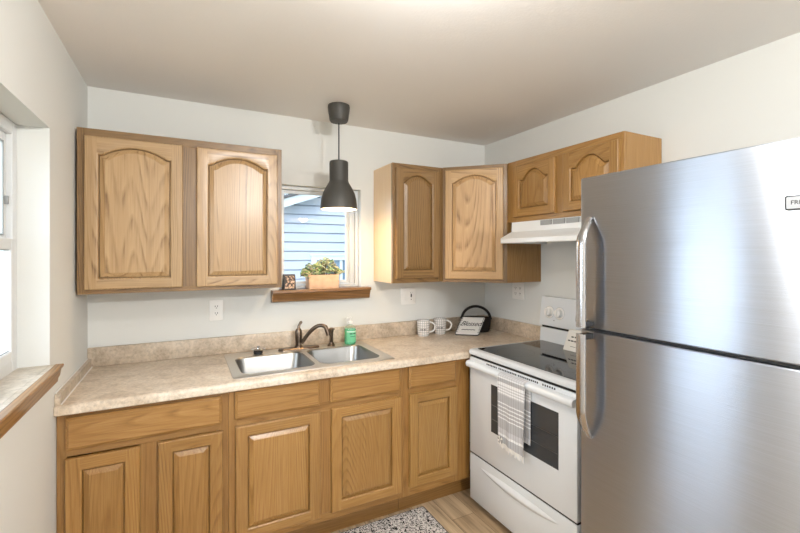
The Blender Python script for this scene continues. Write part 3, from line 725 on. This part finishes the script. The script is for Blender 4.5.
for i in range(330):
    a = rnd.uniform(0, 2 * PI); rr = math.sqrt(rnd.random())
    cx, cy = .150 * rr * math.cos(a), .062 * rr * math.sin(a)
    top = .098 + .082 * (1 - rr ** 2.2) + .014 * math.sin(cx * 40)
    cz = .090 + (top - .075) * rnd.random() ** .55
    if cx < -.10: cz -= .018
    if i % 6 == 0: stems.tube([(cx * .45, cy * .4, .07), (cx * .8, cy * .8, .07 + (cz - .07) * .6), (cx, cy, cz)], .0025, 5)
    ln, wd_ = rnd.uniform(.012, .021), rnd.uniform(.007, .012)
    t = bmesh.new(); bmesh.ops.create_uvsphere(t, u_segments=7, v_segments=5, radius=1)
    R = Matrix.Rotation(rnd.uniform(0, 2 * PI), 4, 'Z') @ Matrix.Rotation(rnd.uniform(-.9, .7), 4, 'Y') @ Matrix.Rotation(rnd.uniform(-.6, .6), 4, 'X')
    M = Matrix.Translation((cx, cy, cz)) @ R @ Matrix.Diagonal((ln, wd_, .0035, 1))
    nf = len(t.faces); mb.merge(t, 0, M)
    pick = rnd.random(); base_ = (146, 164, 122) if pick < .45 else (186, 194, 146) if pick < .75 else (216, 208, 172) if pick < .9 else (96, 116, 76)
    tones += [lin(tuple(min(255, v + rnd.randint(-12, 12)) for v in base_))] * nf
fol = mb.build('foliage', leafM(), pp, 60)
ca = fol.data.color_attributes.new('leaf_tone', 'FLOAT_COLOR', 'CORNER')
for p, tn in zip(fol.data.polygons, tones):
    for li in p.loop_indices: ca.data[li].color = tn
stems.build('stems', mat('succulent_stem', (120, 104, 70), .6), pp)
def speck():
    m = mat('speckled_face', (60, 56, 52), .5); q = NT(m)
    tc = q.n('ShaderNodeTexCoord'); n1 = q.n('ShaderNodeTexVoronoi', {'Vector': tc.outputs['Object'], 'Scale': 80.0})
    q.link(q.ramp(n1.outputs['Distance'], [(.0, (232, 214, 192)), (.45, (196, 164, 138)), (.62, (60, 56, 54))]), q.b.inputs['Base Color']); return m
bx = thing('candle_box', 'small dark speckled box on the sill at the left window edge', 'box', (1.047, -.004, 1.2840), 0)
mb = MB(); mb.loops([[(x * k, y * k, z) for x, y in ((-.036, -.028), (.036, -.028), (.036, .028), (-.036, .028))] for k, z in ((1.05, 0), (1.05, .004), (.96, .094), (.90, .098))], True, True, True); mb.build('box_body', mat('dark_box', (52, 50, 50), .5), bx)
mb = MB(); mb.loops([[(x * k, y, z) for x, z in ((-.031, .008), (.031, .008), (.028, .088), (-.028, .088))] for k, y in ((1, -.0285), (1, -.0305))], True, True, True); mb.build('front_face', speck(), bx)

# ------------------------------------------------------------------ range hood
hd = thing('range_hood', 'white under-cabinet range hood above the range', 'range hood', (W - .002, -.660, 0), -PI / 2)
HW = .762
z1 = HZ - .0015
pf = [(-.002, z1), (-.308, z1), (-.312, 1.655), (-.395, 1.614), (-.402, 1.608), (-.402, 1.584), (-.398, 1.580), (-.386, 1.580), (-.386, 1.600), (-.30, 1.632), (-.002, 1.632)]
mb = MB(); mb.loops([[(.004, y, z) for y, z in pf], [(HW - .004, y, z) for y, z in pf]], True)
# side cheeks
ck = [(-.002, z1), (-.308, z1), (-.312, 1.655), (-.402, 1.612), (-.402, 1.580), (-.002, 1.580)]
for x0 in (0, HW - .0045): mb.prism(ck, 'x', x0, x0 + .0045)
mb.build('shell', hoodM, hd)
for k in range(4):
    x0 = .249 + k * .094
    mb = MB(); mb.box(x0, x0 + .084, -.3155, -.309, 1.684, 1.712); r = mb.build('vent_grille', greyM, hd)
    mb = MB()
    for j in range(5): mb.box(x0 + .003, x0 + .081, -.3168, -.3157, 1.686 + j * .0052, 1.6882 + j * .0052)
    mb.build('louvres', mat('louvre_grey', (176, 178, 178), .5) if k == 0 else bpy.data.materials['louvre_grey'], r)
mb = MB(); mb.box(.20, .56, -.30, -.04, 1.596, 1.631, bev=.006); mb.build('filter', greyM, hd)
mb = MB(); mb.prism([(-.02, 1.6315), (-.16, 1.6315), (-.14, 1.588), (-.02, 1.588)], 'x', .40, .58); mb.build('fan_housing', darkM, hd)

# ------------------------------------------------------------------ range
SY = -.671
rg = thing('range', 'white freestanding electric range with black glass cooktop', 'stove', (W - .002, SY, 0), -PI / 2)
RWD = .780
mb = MB(); mb.box(.001, RWD - .001, -.620, -.01, .03, .905); mb.box(.02, RWD - .02, -.60, -.03, .0015, .03, 1); mb.build('body', [enamel, darkM], rg)
mb = MB()
mb.prism([(-.03, .9055), (-.640, .9055), (-.652, .908), (-.657, .916), (-.656, .930), (-.648, .9365), (-.632, .9375), (-.03, .9375)], 'x', 0, RWD)
mb.build('cooktop_frame', enamel, rg, 40)
mb = MB(); L = rrect(.022, RWD - .022, -.612, -.075, .008, 4); mb.prism(L, 'z', .9378, .9402); gl = mb.build('cooktop_glass', blackgl, rg)
ringM = mat('burner_print', (46, 46, 48), .2)
for cx, cy, r in ((.20, -.47, .105), (.57, -.47, .09), (.20, -.2, .09), (.57, -.2, .105)):
    mb = MB(); mb.lathe([(r, .9403), (r + .002, .9403)], 40, (cx, cy, 0)); mb.build('burner_ring', ringM, gl)
mb = MB(); mb.prism([(-.012, .938), (-.0765, .938), (-.070, 1.028), (-.012, 1.028)], 'x', .004, RWD - .004); mb.build('back_riser', enamel, rg)
mb = MB(); mb.box(.008, RWD - .008, -.060, -.014, 1.0285, 1.0435); mb.build('vent_gap', slotM, rg)
mb = MB(); mb.prism([(-.012, 1.044), (-.075, 1.044), (-.077, 1.050), (-.056, 1.222), (-.048, 1.230), (-.012, 1.230)], 'x', 0, RWD); con = mb.build('control_panel', enamel, rg, 40)
tl = math.atan2(.021, .172)
def on_panel(x, z):
    y = -.077 + (z - 1.05) * .021 / .172
    return Matrix.Translation((x, y, z)) @ Matrix.Rotation(-tl, 4, 'X') @ Matrix.Rotation(PI / 2, 4, 'X')
for kx_ in (.078, .160, .585, .672):
    M = on_panel(kx_, 1.133); mb = MB(); t = MB(); t.lathe([(.0005, .0006), (.036, .0006), (.037, .002), (.030, .004), (.026, .006), (.025, .024), (.022, .027), (.0005, .027)], 28)
    mb.merge(t.bm, 0, M); kb = mb.build('knob', plasticW, rg)
    mb = MB(); t = MB(); t.box(-.0045, .0045, -.022, .022, .0272, .034, bev=.0015); mb.merge(t.bm, 0, M); mb.build('grip', plasticW, kb)
    mb = MB(); t = MB(); t.lathe([(.0375, .0005), (.039, .0005)], 32); mb.merge(t.bm, 0, M); mb.build('dial_print', greyM, kb)
mb = MB(); t = MB(); t.prism(rrect(-.10, .10, -.042, .042, .012), 'z', .0004, .0012); mb.merge(t.bm, 0, on_panel(.385, 1.137)); dp = mb.build('display', mat('display_panel', (214, 214, 210), .3), rg)
mb = MB(); t = MB()
o_, i_ = rrect(-.10, .10, -.042, .042, .012), rrect(-.098, .098, -.040, .040, .011); plate(t, o_, [i_], .0016); t.box(-.045, .045, -.005, .028, .0012, .0018); mb.merge(t.bm, 0, on_panel(.385, 1.137)); mb.build('display_outline', darkM, dp)
mb = MB(); t = MB(); t.lathe([(.0005, .0006), (.0034, .0006)], 10); mb.merge(t.bm, 0, on_panel(.120, 1.083)); mb.build('indicator', darkM, rg)
# oven door
yD = -.653
mb = MB(); mb.box(.002, RWD - .002, yD, -.621, .322, .893, bev=.005); od = mb.build('oven_door', enamel, rg)
mb = MB(); mb.box(.200, .676, yD - .0016, yD - .0003, .512, .778); ow = mb.build('oven_window', ovengl, od)
mb = MB()
for z in (.585, .665): mb.box(.205, .671, yD - .0022, yD - .0017, z - .001, z + .001)
mb.build('rack_line', rack, ow)
mb = MB()
hp = [(yD - .001, .874), (yD - .016, .8725), (yD - .028, .867), (yD - .033, .857), (yD - .031, .843), (yD - .025, .837), (yD - .016, .837), (yD - .013, .85), (yD - .001, .852)]
mb.prism(hp, 'x', .003, RWD - .003); hb = mb.build('handle', enamel, od, 40)
for (a, b_) in ((.16, .252), (.262, .405), (.412, .555), (.578, .664)):
    mb = MB(); n = int((b_ - a) / .0125)
    for k in range(n):
        x = a + (b_ - a) * k / n; mb.box(x, x + .0078, yD - .0012, yD - .0003, .8775, .8870)
    mb.build('vent_slots', slotM, od)
for z0, z1 in ((.8945, .9045), (.3130, .3212)):
    mb = MB(); mb.box(.004, RWD - .004, yD + .006, -.6215, z0, z1); mb.build('gap_shade', slotM, rg)  # solid dark strips standing in for shade inside the gaps
# drawer
mb = MB(); mb.box(.002, RWD - .002, yD, -.621, .040, .312, bev=.005); dr = mb.build('storage_drawer', enamel, rg)
mb = MB(); N = 24; rows = []
for k in range(N + 1):
    u = k / N; x = .105 + .57 * u; q = math.sin(PI * u) ** .7
    zc = .262; d = .016 * q + .0006
    rows.append([(x, yD - .0004, zc + .012 * q + .001), (x, yD - d * .25, zc + .011 * q + .001), (x, yD - d, zc - .006 * q), (x, yD - d * .9, zc - .014 * q), (x, yD - .0004, zc - .034 * q - .001)])
mb.loops(rows, True, True, True); mb.build('drawer_pull', enamel, dr, 50)

# towel
def towel_mat():
    m = mat('striped_towel', (190, 186, 182), .95, spec=.1); q = NT(m)
    tc = q.n('ShaderNodeTexCoord'); s_ = q.n('ShaderNodeSeparateXYZ', {0: tc.outputs['Object']})
    mr = q.n('ShaderNodeMapRange', {0: s_.outputs[2], 1: .48, 2: .88, 3: 0.0, 4: 1.0})
    wht = (236, 238, 240); gr = (182, 183, 187); g2 = (202, 203, 207)
    st = [(0, gr), (.17, wht), (.20, g2), (.27, gr)]
    for k in range(5): st += [(.40 + k * .05, wht), (.415 + k * .05, gr)]
    for k in range(4): st += [(.72 + k * .035, g2), (.735 + k * .035, wht), ]
    st += [(.88, gr), (.93, wht), (.95, g2)]
    bands = q.ramp(mr.outputs[0], st[:30], 'CONSTANT')
    wv = q.n('ShaderNodeTexNoise', {'Vector': tc.outputs['Object'], 'Scale': 500.0, 'Detail': 2.0})
    sy = q.n('ShaderNodeMath', {0: s_.outputs[0], 1: 60.0}, operation='MULTIPLY'); fx = q.n('ShaderNodeMath', {0: sy.outputs[0]}, operation='FRACT')
    ver = q.ramp(fx.outputs[0], [(0, (255, 255, 255)), (.55, (228, 226, 224)), (.8, (255, 255, 255))], 'CONSTANT')
    q.link(q.mix(.9, bands, ver, 'MULTIPLY'), q.b.inputs['Base Color']); q.bump(wv.outputs[0], .3, .001); return m
twM = towel_mat()
tw = thing('dish_towel', 'grey and white striped fringed dish towel hung over the oven handle', 'towel', (W - .002, SY, 0), -PI / 2)
def sheet(x0, x1, pathf, n=14, th=.0035):
    rows_o = []
    ns = len(pathf(0))
    mb = MB(); A = []; B = []
    for i in range(n + 1):
        u = i / n; x = x0 + (x1 - x0) * u; pts = pathf(u)
        A.append([(x + dx, y, z) for dx, y, z in pts]); B.append([(x + dx, y + th, z - (.002 if False else 0)) for dx, y, z in pts])
    mb.loops(A, False); mb.loops(B, False)
    for e in (0, n): mb.loops([A[e], B[e]], False)
    mb.loops([[r[0] for r in A], [r[0] for r in B]], False); mb.loops([[r[-1] for r in A], [r[-1] for r in B]], False)
    bmesh.ops.remove_doubles(mb.bm, verts=list(mb.bm.verts), dist=1e-6)
    return mb
def front(u):
    pts = []; wv_ = .004 * math.sin(u * 9) + .003 * math.sin(u * 21 + 1)
    for k in range(17):
        z = .520 - .018 * u + (.862 - .520 + .018 * u) * k / 16
        s_ = 1 - k / 16
        pts.append((.012 * (u - .5) * s_ * -1, yD - .043 + wv_ * s_ - .004 * s_, z))
    pts += [(0, yD - .042, .869), (0, yD - .033, .8735), (0, yD - .020, .8765), (0, yD - .009, .8772)]
    return pts
mb = sheet(.303, .500, front); mb.build('front_half', twM, tw, 60)
def back(u):
    return [(0, yD - .0105 - .0015 * math.sin(u * 8), .560 + (.836 - .560) * k / 12) for k in range(13)]
mb = sheet(.400, .509, back); mb.build('back_half', twM, tw, 60)
mb = MB()
for k in range(44):
    u = k / 43; x = .3045 + .195 * u + .006 * (.5 - u); z = .520 - .018 * u; r = random.Random(k)
    y = yD - .0455 + .004 * math.sin(u * 9) + .003 * math.sin(u * 21 + 1)
    mb.tube([(x, y, z + .002), (x + r.uniform(-.003, .003), y - .001, z - .015), (x + r.uniform(-.006, .006), y + r.uniform(-.003, .002), z - r.uniform(.022, .034))], [.0017, .0022, .0012], 5)
mb.build('fringe', mat('towel_fringe', (226, 224, 220), .95), tw)
mb = MB()
for k in range(9):
    a = 2 * PI * k / 9; t = MB(); t.lathe([(.0005, 0), (.009, .0015), (.0005, .003)], 8)
    mb.merge(t.bm, k % 2, Matrix.Translation((.338 + .012 * math.cos(a), yD - .0535, .530 + .012 * math.sin(a))) @ Matrix.Rotation(PI / 2, 4, 'X'))
mb.build('sewn_flower', [greyM, plasticW], tw)

# white lettered block on the cooktop
wb = thing('counter_sign', 'small white lettered block sign standing at the back of the cooktop', 'sign', (2.500, -1.002, .9408), -PI / 2)
mb = MB(); mb.prism([(.0, 0), (-.034, 0), (.018, .116), (.038, .116)], 'x', -.052, .11); mb.build('block', mat('chalk_white_wood', (232, 230, 224), .7), wb)
for (z, segs) in ((.074, ((-.020, -.002), (.004, .016), (.024, .034), (.05, .09))), (.052, ((-.036, -.020), (-.016, .004), (.008, .030), (.034, .05), (.06, .10))), (.098, ((.004, .012), (.02, .03))), (.024, ((-.01, .03), (.04, .08)))):
    mb = MB()
    for a, b_ in segs:
        h_ = .007 if z in (.074, .052) else .002
        yy = lambda zz: -.0345 + .052 * zz / .116
        mb.face([(a, yy(z), z), (b_, yy(z), z), (b_, yy(z + h_), z + h_), (a, yy(z + h_), z + h_)])
    mb.build('printed_line', darkM, wb)

# ------------------------------------------------------------------ refrigerator
FY = -1.541; FWD = .768
fg = thing('refrigerator', 'stainless steel top-freezer refrigerator on the right', 'refrigerator', (W - .002, FY, 0), -PI / 2)
mb = MB(); mb.box(.004, FWD - .004, -.685, -.03, .03, 1.810); mb.box(.03, FWD - .03, -.66, -.05, .0015, .03); mb.build('cabinet_body', mat('fridge_side', (96, 96, 98), .5), fg)
YF = -.748
def fdoor(name, z0, z1):
    bm = bmesh.new(); uv = bm.loops.layers.uv.new('UVMap')
    n = 32; prof = []
    r = .012
    for k in range(7):
        a = PI * .5 * k / 6; prof.append((r - r * math.cos(a), YF + r - r * math.sin(a)))
    for k in range(1, n):
        u = k / n; prof.append((r + (FWD - 2 * r) * u, YF - .004 * (1 - (2 * u - 1) ** 2)))
    for k in range(7):
        a = PI * .5 * (1 - k / 6); prof.append((FWD - r + r * math.cos(a), YF + r - r * math.sin(a)))
    prof += [(FWD, -.690), (0, -.690)]
    e = .004
    rows = []
    for z, d in ((z0, e), (z0 + e, 0), (z1 - e, 0), (z1, e)):
        rows.append([bm.verts.new((min(max(x, d), FWD - d), y + (d if y < -.70 else 0), z)) for x, y in prof])
    m_ = len(prof)
    for i in range(3):
        for j in range(m_):
            k = (j + 1) % m_; bm.faces.new((rows[i][j], rows[i][k], rows[i + 1][k], rows[i + 1][j]))
    bm.faces.new(rows[0]); bm.faces.new(rows[-1])
    bmesh.ops.recalc_face_normals(bm, faces=list(bm.faces))
    for f_ in bm.faces:
        for lp_ in f_.loops: lp_[uv].uv = (lp_.vert.co.z, lp_.vert.co.x)
    mb = MB(); mb.bm.free(); mb.bm = bm
    return mb.build(name, steel, fg, 40, recalc=False)
fz = fdoor('freezer_door', 1.2175, 1.821); fd = fdoor('fridge_door', .075, 1.2045)
mb = MB(); mb.box(.004, FWD - .004, -.735, -.691, 1.206, 1.216); mb.build('door_gasket', darkM, fg)
mb = MB(); mb.box(.01, FWD - .01, -.70, -.686, .015, .07); mb.build('kick_grille', darkM, fg)
def fhandle(door, ztip, zend):
    sgn = 1 if ztip > zend else -1
    mb = MB(); rows = []; base_y = YF - .001; out_ = .054; wd_, th = .042, .012
    P = []
    for k in range(13):
        t = k / 12; P.append((base_y - out_ * math.sin(PI / 2 * t), ztip - sgn * .112 * t))
    for k in range(1, 9): P.append((base_y - out_, ztip - sgn * .112 + (zend - (ztip - sgn * .112)) * k / 8))
    for i, (y, z) in enumerate(P):
        a = P[max(0, i - 1)]; b_ = P[min(len(P) - 1, i + 1)]
        ty, tz = b_[0] - a[0], b_[1] - a[1]; l_ = math.hypot(ty, tz); ny, nz = -tz / l_, ty / l_
        if ny > 0: ny, nz = -ny, -nz
        wf = wd_ * (.55 + .45 * min(1, i / 8)); cx = .052
        ring_ = []
        for (u, v) in ((-.5, 0), (-.5, -.5), (-.36, -1), (0, -1.12), (.36, -1), (.5, -.5), (.5, 0), (.36, .25), (-.36, .25)):
            ring_.append((cx + u * wf, y - ny * v * th * .8, z - nz * v * th * .8))
        rows.append(ring_)
    rows = [[(x, min(y, base_y), z) for x, y, z in r] for r in rows]
    mb.loops(rows, True, True, True); h_ = mb.build('handle', steelH, door, 40)
    mb = MB(); za, zb_ = sorted((zend, zend + sgn * .022)); mb.box(.038, .066, base_y - out_ + .003, base_y + .0005 - .0008, za, zb_, bev=.002); mb.build('handle_mount', darkM, h_)
fhandle(fz, 1.655, 1.224); fhandle(fd, .785, 1.198)
mb = MB(); L = rrect(.659, .767 - .004, 1.630, 1.668, .004, 3); yB = YF - .0015
mb.prism(L, 'y', yB + .002, yB - .0035); bd = mb.build('badge', mat('badge_silver', (190, 190, 190), .35, 1.0), fg)
mb = MB(); t_ = MB(); plate(t_, [(p[0], p[1]) for p in rrect(.659, .767 - .004, 1.630, 1.668, .004, 3)], [[(p[0], p[1]) for p in rrect(.662, .760, 1.633, 1.665, .003, 3)]], 0)
mb.merge(t_.bm, 0, Matrix.Translation((0, yB - .0038, 0)) @ Matrix.Rotation(PI / 2, 4, 'X')); mb.build('badge_border', darkM, bd)
text_mesh('badge_lettering', 'FRIGIDAIRE', .0158, darkM, bd, Matrix.Translation((.711, yB - .0039, 1.649)) @ Matrix.Rotation(PI / 2, 4, 'X'))

# ------------------------------------------------------------------ rug
def rug_mat():
    m = mat('speckled_rug', (200, 200, 200), .95, spec=.1); q = NT(m)
    tc = q.n('ShaderNodeTexCoord'); n1 = q.n('ShaderNodeTexNoise', {'Vector': tc.outputs['Object'], 'Scale': 80.0, 'Detail': 2.0, 'Roughness': .5, 'Distortion': 1.2})
    s_ = q.n('ShaderNodeSeparateXYZ', {0: tc.outputs['Object']})
    c = q.ramp(n1.outputs[0], [(.0, (26, 25, 25)), (.46, (40, 38, 38)), (.49, (220, 211, 206)), (.60, (234, 231, 226)), (.64, (120, 117, 114))])
    # border lines parallel to the right-hand edge
    mm = q.n('ShaderNodeMapRange', {0: s_.outputs[0], 1: .30, 2: .40, 3: 0.0, 4: 1.0})
    bl = q.ramp(mm.outputs[0], [(0, (0, 0, 0)), (.22, (255, 255, 255)), (.30, (0, 0, 0)), (.42, (255, 255, 255)), (.50, (0, 0, 0))], 'CONSTANT')
    f_ = q.n('ShaderNodeMath', {0: bl, 1: .55}, operation='MULTIPLY')
    q.link(q.mix(f_.outputs[0], c, (226, 222, 216)), q.b.inputs['Base Color']); q.bump(n1.outputs[0], .4, .003); return m
rugM = rug_mat()
rg_ = thing('rug', 'black and white speckled kitchen rug on the floor before the sink cabinet', 'rug', (1.312, -.832, 0))
mb = MB(); L = rrect(-.40, .40, -.255, .255, .012, 4)
mb.loops([[(p[0] * k, p[1] * k, z) for p in L] for k, z in ((1, .001), (1, .006), (.992, .009))], True, True, True); mb.build('pile', rugM, rg_, 30)
mb = MB(); mb.tube([(p[0] * 1.003, p[1] * 1.004, .0045) for p in L + L[:1]], .0035, 6); mb.build('binding', mat('rug_binding', (70, 68, 66), .9), rg_)

# ------------------------------------------------------------------ outside
def outdoor():
    b = MB(); b.box(-14, 16, -16, 18, -.62, -.5); g_ = mat('outdoor_ground', (126, 132, 112), .95); q = NT(g_)
    tc = q.n('ShaderNodeTexCoord'); n1 = q.n('ShaderNodeTexNoise', {'Vector': tc.outputs['Object'], 'Scale': 3.0, 'Detail': 5.0})
    q.link(q.ramp(n1.outputs[0], [(.35, (104, 112, 88)), (.65, (150, 150, 132))]), q.b.inputs['Base Color']); struct('ground', b, g_, smooth=0)
    h = thing('house', 'pale blue clapboard house seen through the sink window', 'house', (0, 5.0, -.5))
    sid = mat('pale_siding', (186, 192, 206), .6); tr = mat('siding_trim', (206, 212, 218), .55); roofM = mat('dark_shingles', (66, 70, 78), .8); dg = mat('house_window_glass', (120, 140, 160), .08)
    m_ = (2.576 - 2.334) / (2.73 - 2.057); zl = lambda x: 2.334 + m_ * (x - 2.057) + .5       # under edge of roof, above ground
    apex = 5.6
    mb = MB(); lap = .171; z = .0; x_l, x_r = .3, 10.9
    def roof_z(x): return zl(x) if x <= apex else zl(2 * apex - x)
    while z < roof_z(apex):
        zt = z + lap; xs_, xe = x_l, x_r
        if z > roof_z(x_l): xs_ = x_l + (z - roof_z(x_l)) / m_; xe = 2 * apex - xs_
        if xe > xs_ + .1:
            mb.loops([[(x_, y_, z_) for x_ in (xs_, xe)] for y_, z_ in ((.03, z), (.03, z + .022), (-.030, z + .022), (-.012, zt), (.03, zt))], False)
        z = zt
    mb.box(x_l, x_r, .031, 5, 0, zl(x_l)); mb.build('wall', sid, h, 0)
    for sg in (0, 1):
        X = (lambda x: x) if sg == 0 else (lambda x: 2 * apex - x)
        mb = MB(); a, b_ = x_l - .5, apex
        mb.loops([[(X(a), -.30, zl(a) + .02), (X(b_), -.30, zl(b_) + .02), (X(b_), -.30, zl(b_) + .17), (X(a), -.30, zl(a) + .17)], [(X(a), -.26, zl(a) + .02), (X(b_), -.26, zl(b_) + .02), (X(b_), -.26, zl(b_) + .17), (X(a), -.26, zl(a) + .17)]], True, True, True)
        mb.loops([[(X(a), -.26, zl(a) + .03), (X(b_), -.26, zl(b_) + .03)], [(X(a), .0, zl(a) + .03), (X(b_), .0, zl(b_) + .03)]], False); mb.build('rake_board', tr, h, 0)
        mb = MB(); mb.loops([[(X(a - .05), -.34, zl(a) + .172), (X(b_), -.34, zl(b_) + .172), (X(b_), -.34, zl(b_) + .215), (X(a - .05), -.34, zl(a) + .215)], [(X(a - .05), 5.3, zl(a) + .172), (X(b_), 5.3, zl(b_) + .172), (X(b_), 5.3, zl(b_) + .215), (X(a - .05), 5.3, zl(a) + .215)]], True, True, True); mb.build('roof', roofM, h, 0)
    mb = MB()
    ring(mb, PX, 2.56, 3.75, .85, 1.98, .085, -.075, -.021); mb.box(2.52, 3.79, -.09, -.021, 1.98, 2.02); mb.box(3.11, 3.16, -.06, -.021, .935, 1.895); hw = mb.build('window_trim', tr, h)
    mb = MB(); mb.box(2.645, 3.665, -.035, -.0305, .935, 1.895); mb.build('window_pane', dg, hw)
    # tree twigs above the roof
    t = thing('tree', 'dark twiggy tree showing above the neighbouring roof', 'tree', (3.9, 12.0, -.5))
    mb = MB(); r = random.Random(11)
    mb.tube([(0, 0, 0), (.05, 0, 2), (0, .05, 3.6)], [.16, .12, .06], 8); mb.build('trunk', mat('bark', (70, 62, 56), .9), t)
    mb = MB()
    for k in range(26):
        a = r.uniform(0, 2 * PI); d = r.uniform(.3, .95); z0 = r.uniform(2.6, 3.5)
        e = (d * math.cos(a), d * math.sin(a), z0 + r.uniform(.5, 1.05)); mb.tube([(0, .03, z0), (e[0] * .5, e[1] * .5, z0 + .35), e], [.028, .018, .007], 5)
        for j in range(5):
            q_ = .4 + .12 * j; p0 = (e[0] * q_, e[1] * q_, z0 + (e[2] - z0) * q_); mb.tube([p0, (p0[0] + r.uniform(-.25, .25), p0[1] + r.uniform(-.25, .25), p0[2] + r.uniform(.05, .3))], [.01, .005], 4)
    mb.build('branches', mat('twigs', (84, 80, 72), .9), t)
    mb = MB()
    for k in range(260):
        a = r.uniform(0, 2 * PI); d = r.uniform(.1, 1.05); z0 = r.uniform(3.2, 4.45 - .4 * d); s_ = r.uniform(.03, .06)
        c_ = Vector((d * math.cos(a), d * math.sin(a), z0)); u = Vector((r.uniform(-1, 1), r.uniform(-1, 1), r.uniform(-1, 1))).normalized(); v = u.orthogonal().normalized()
        mb.face([tuple(c_ + u * s_), tuple(c_ + v * s_ * .6), tuple(c_ - u * s_), tuple(c_ - v * s_ * .6)])
    mb.build('leaves', mat('tree_leaf', (74, 86, 60), .8), t)
outdoor()
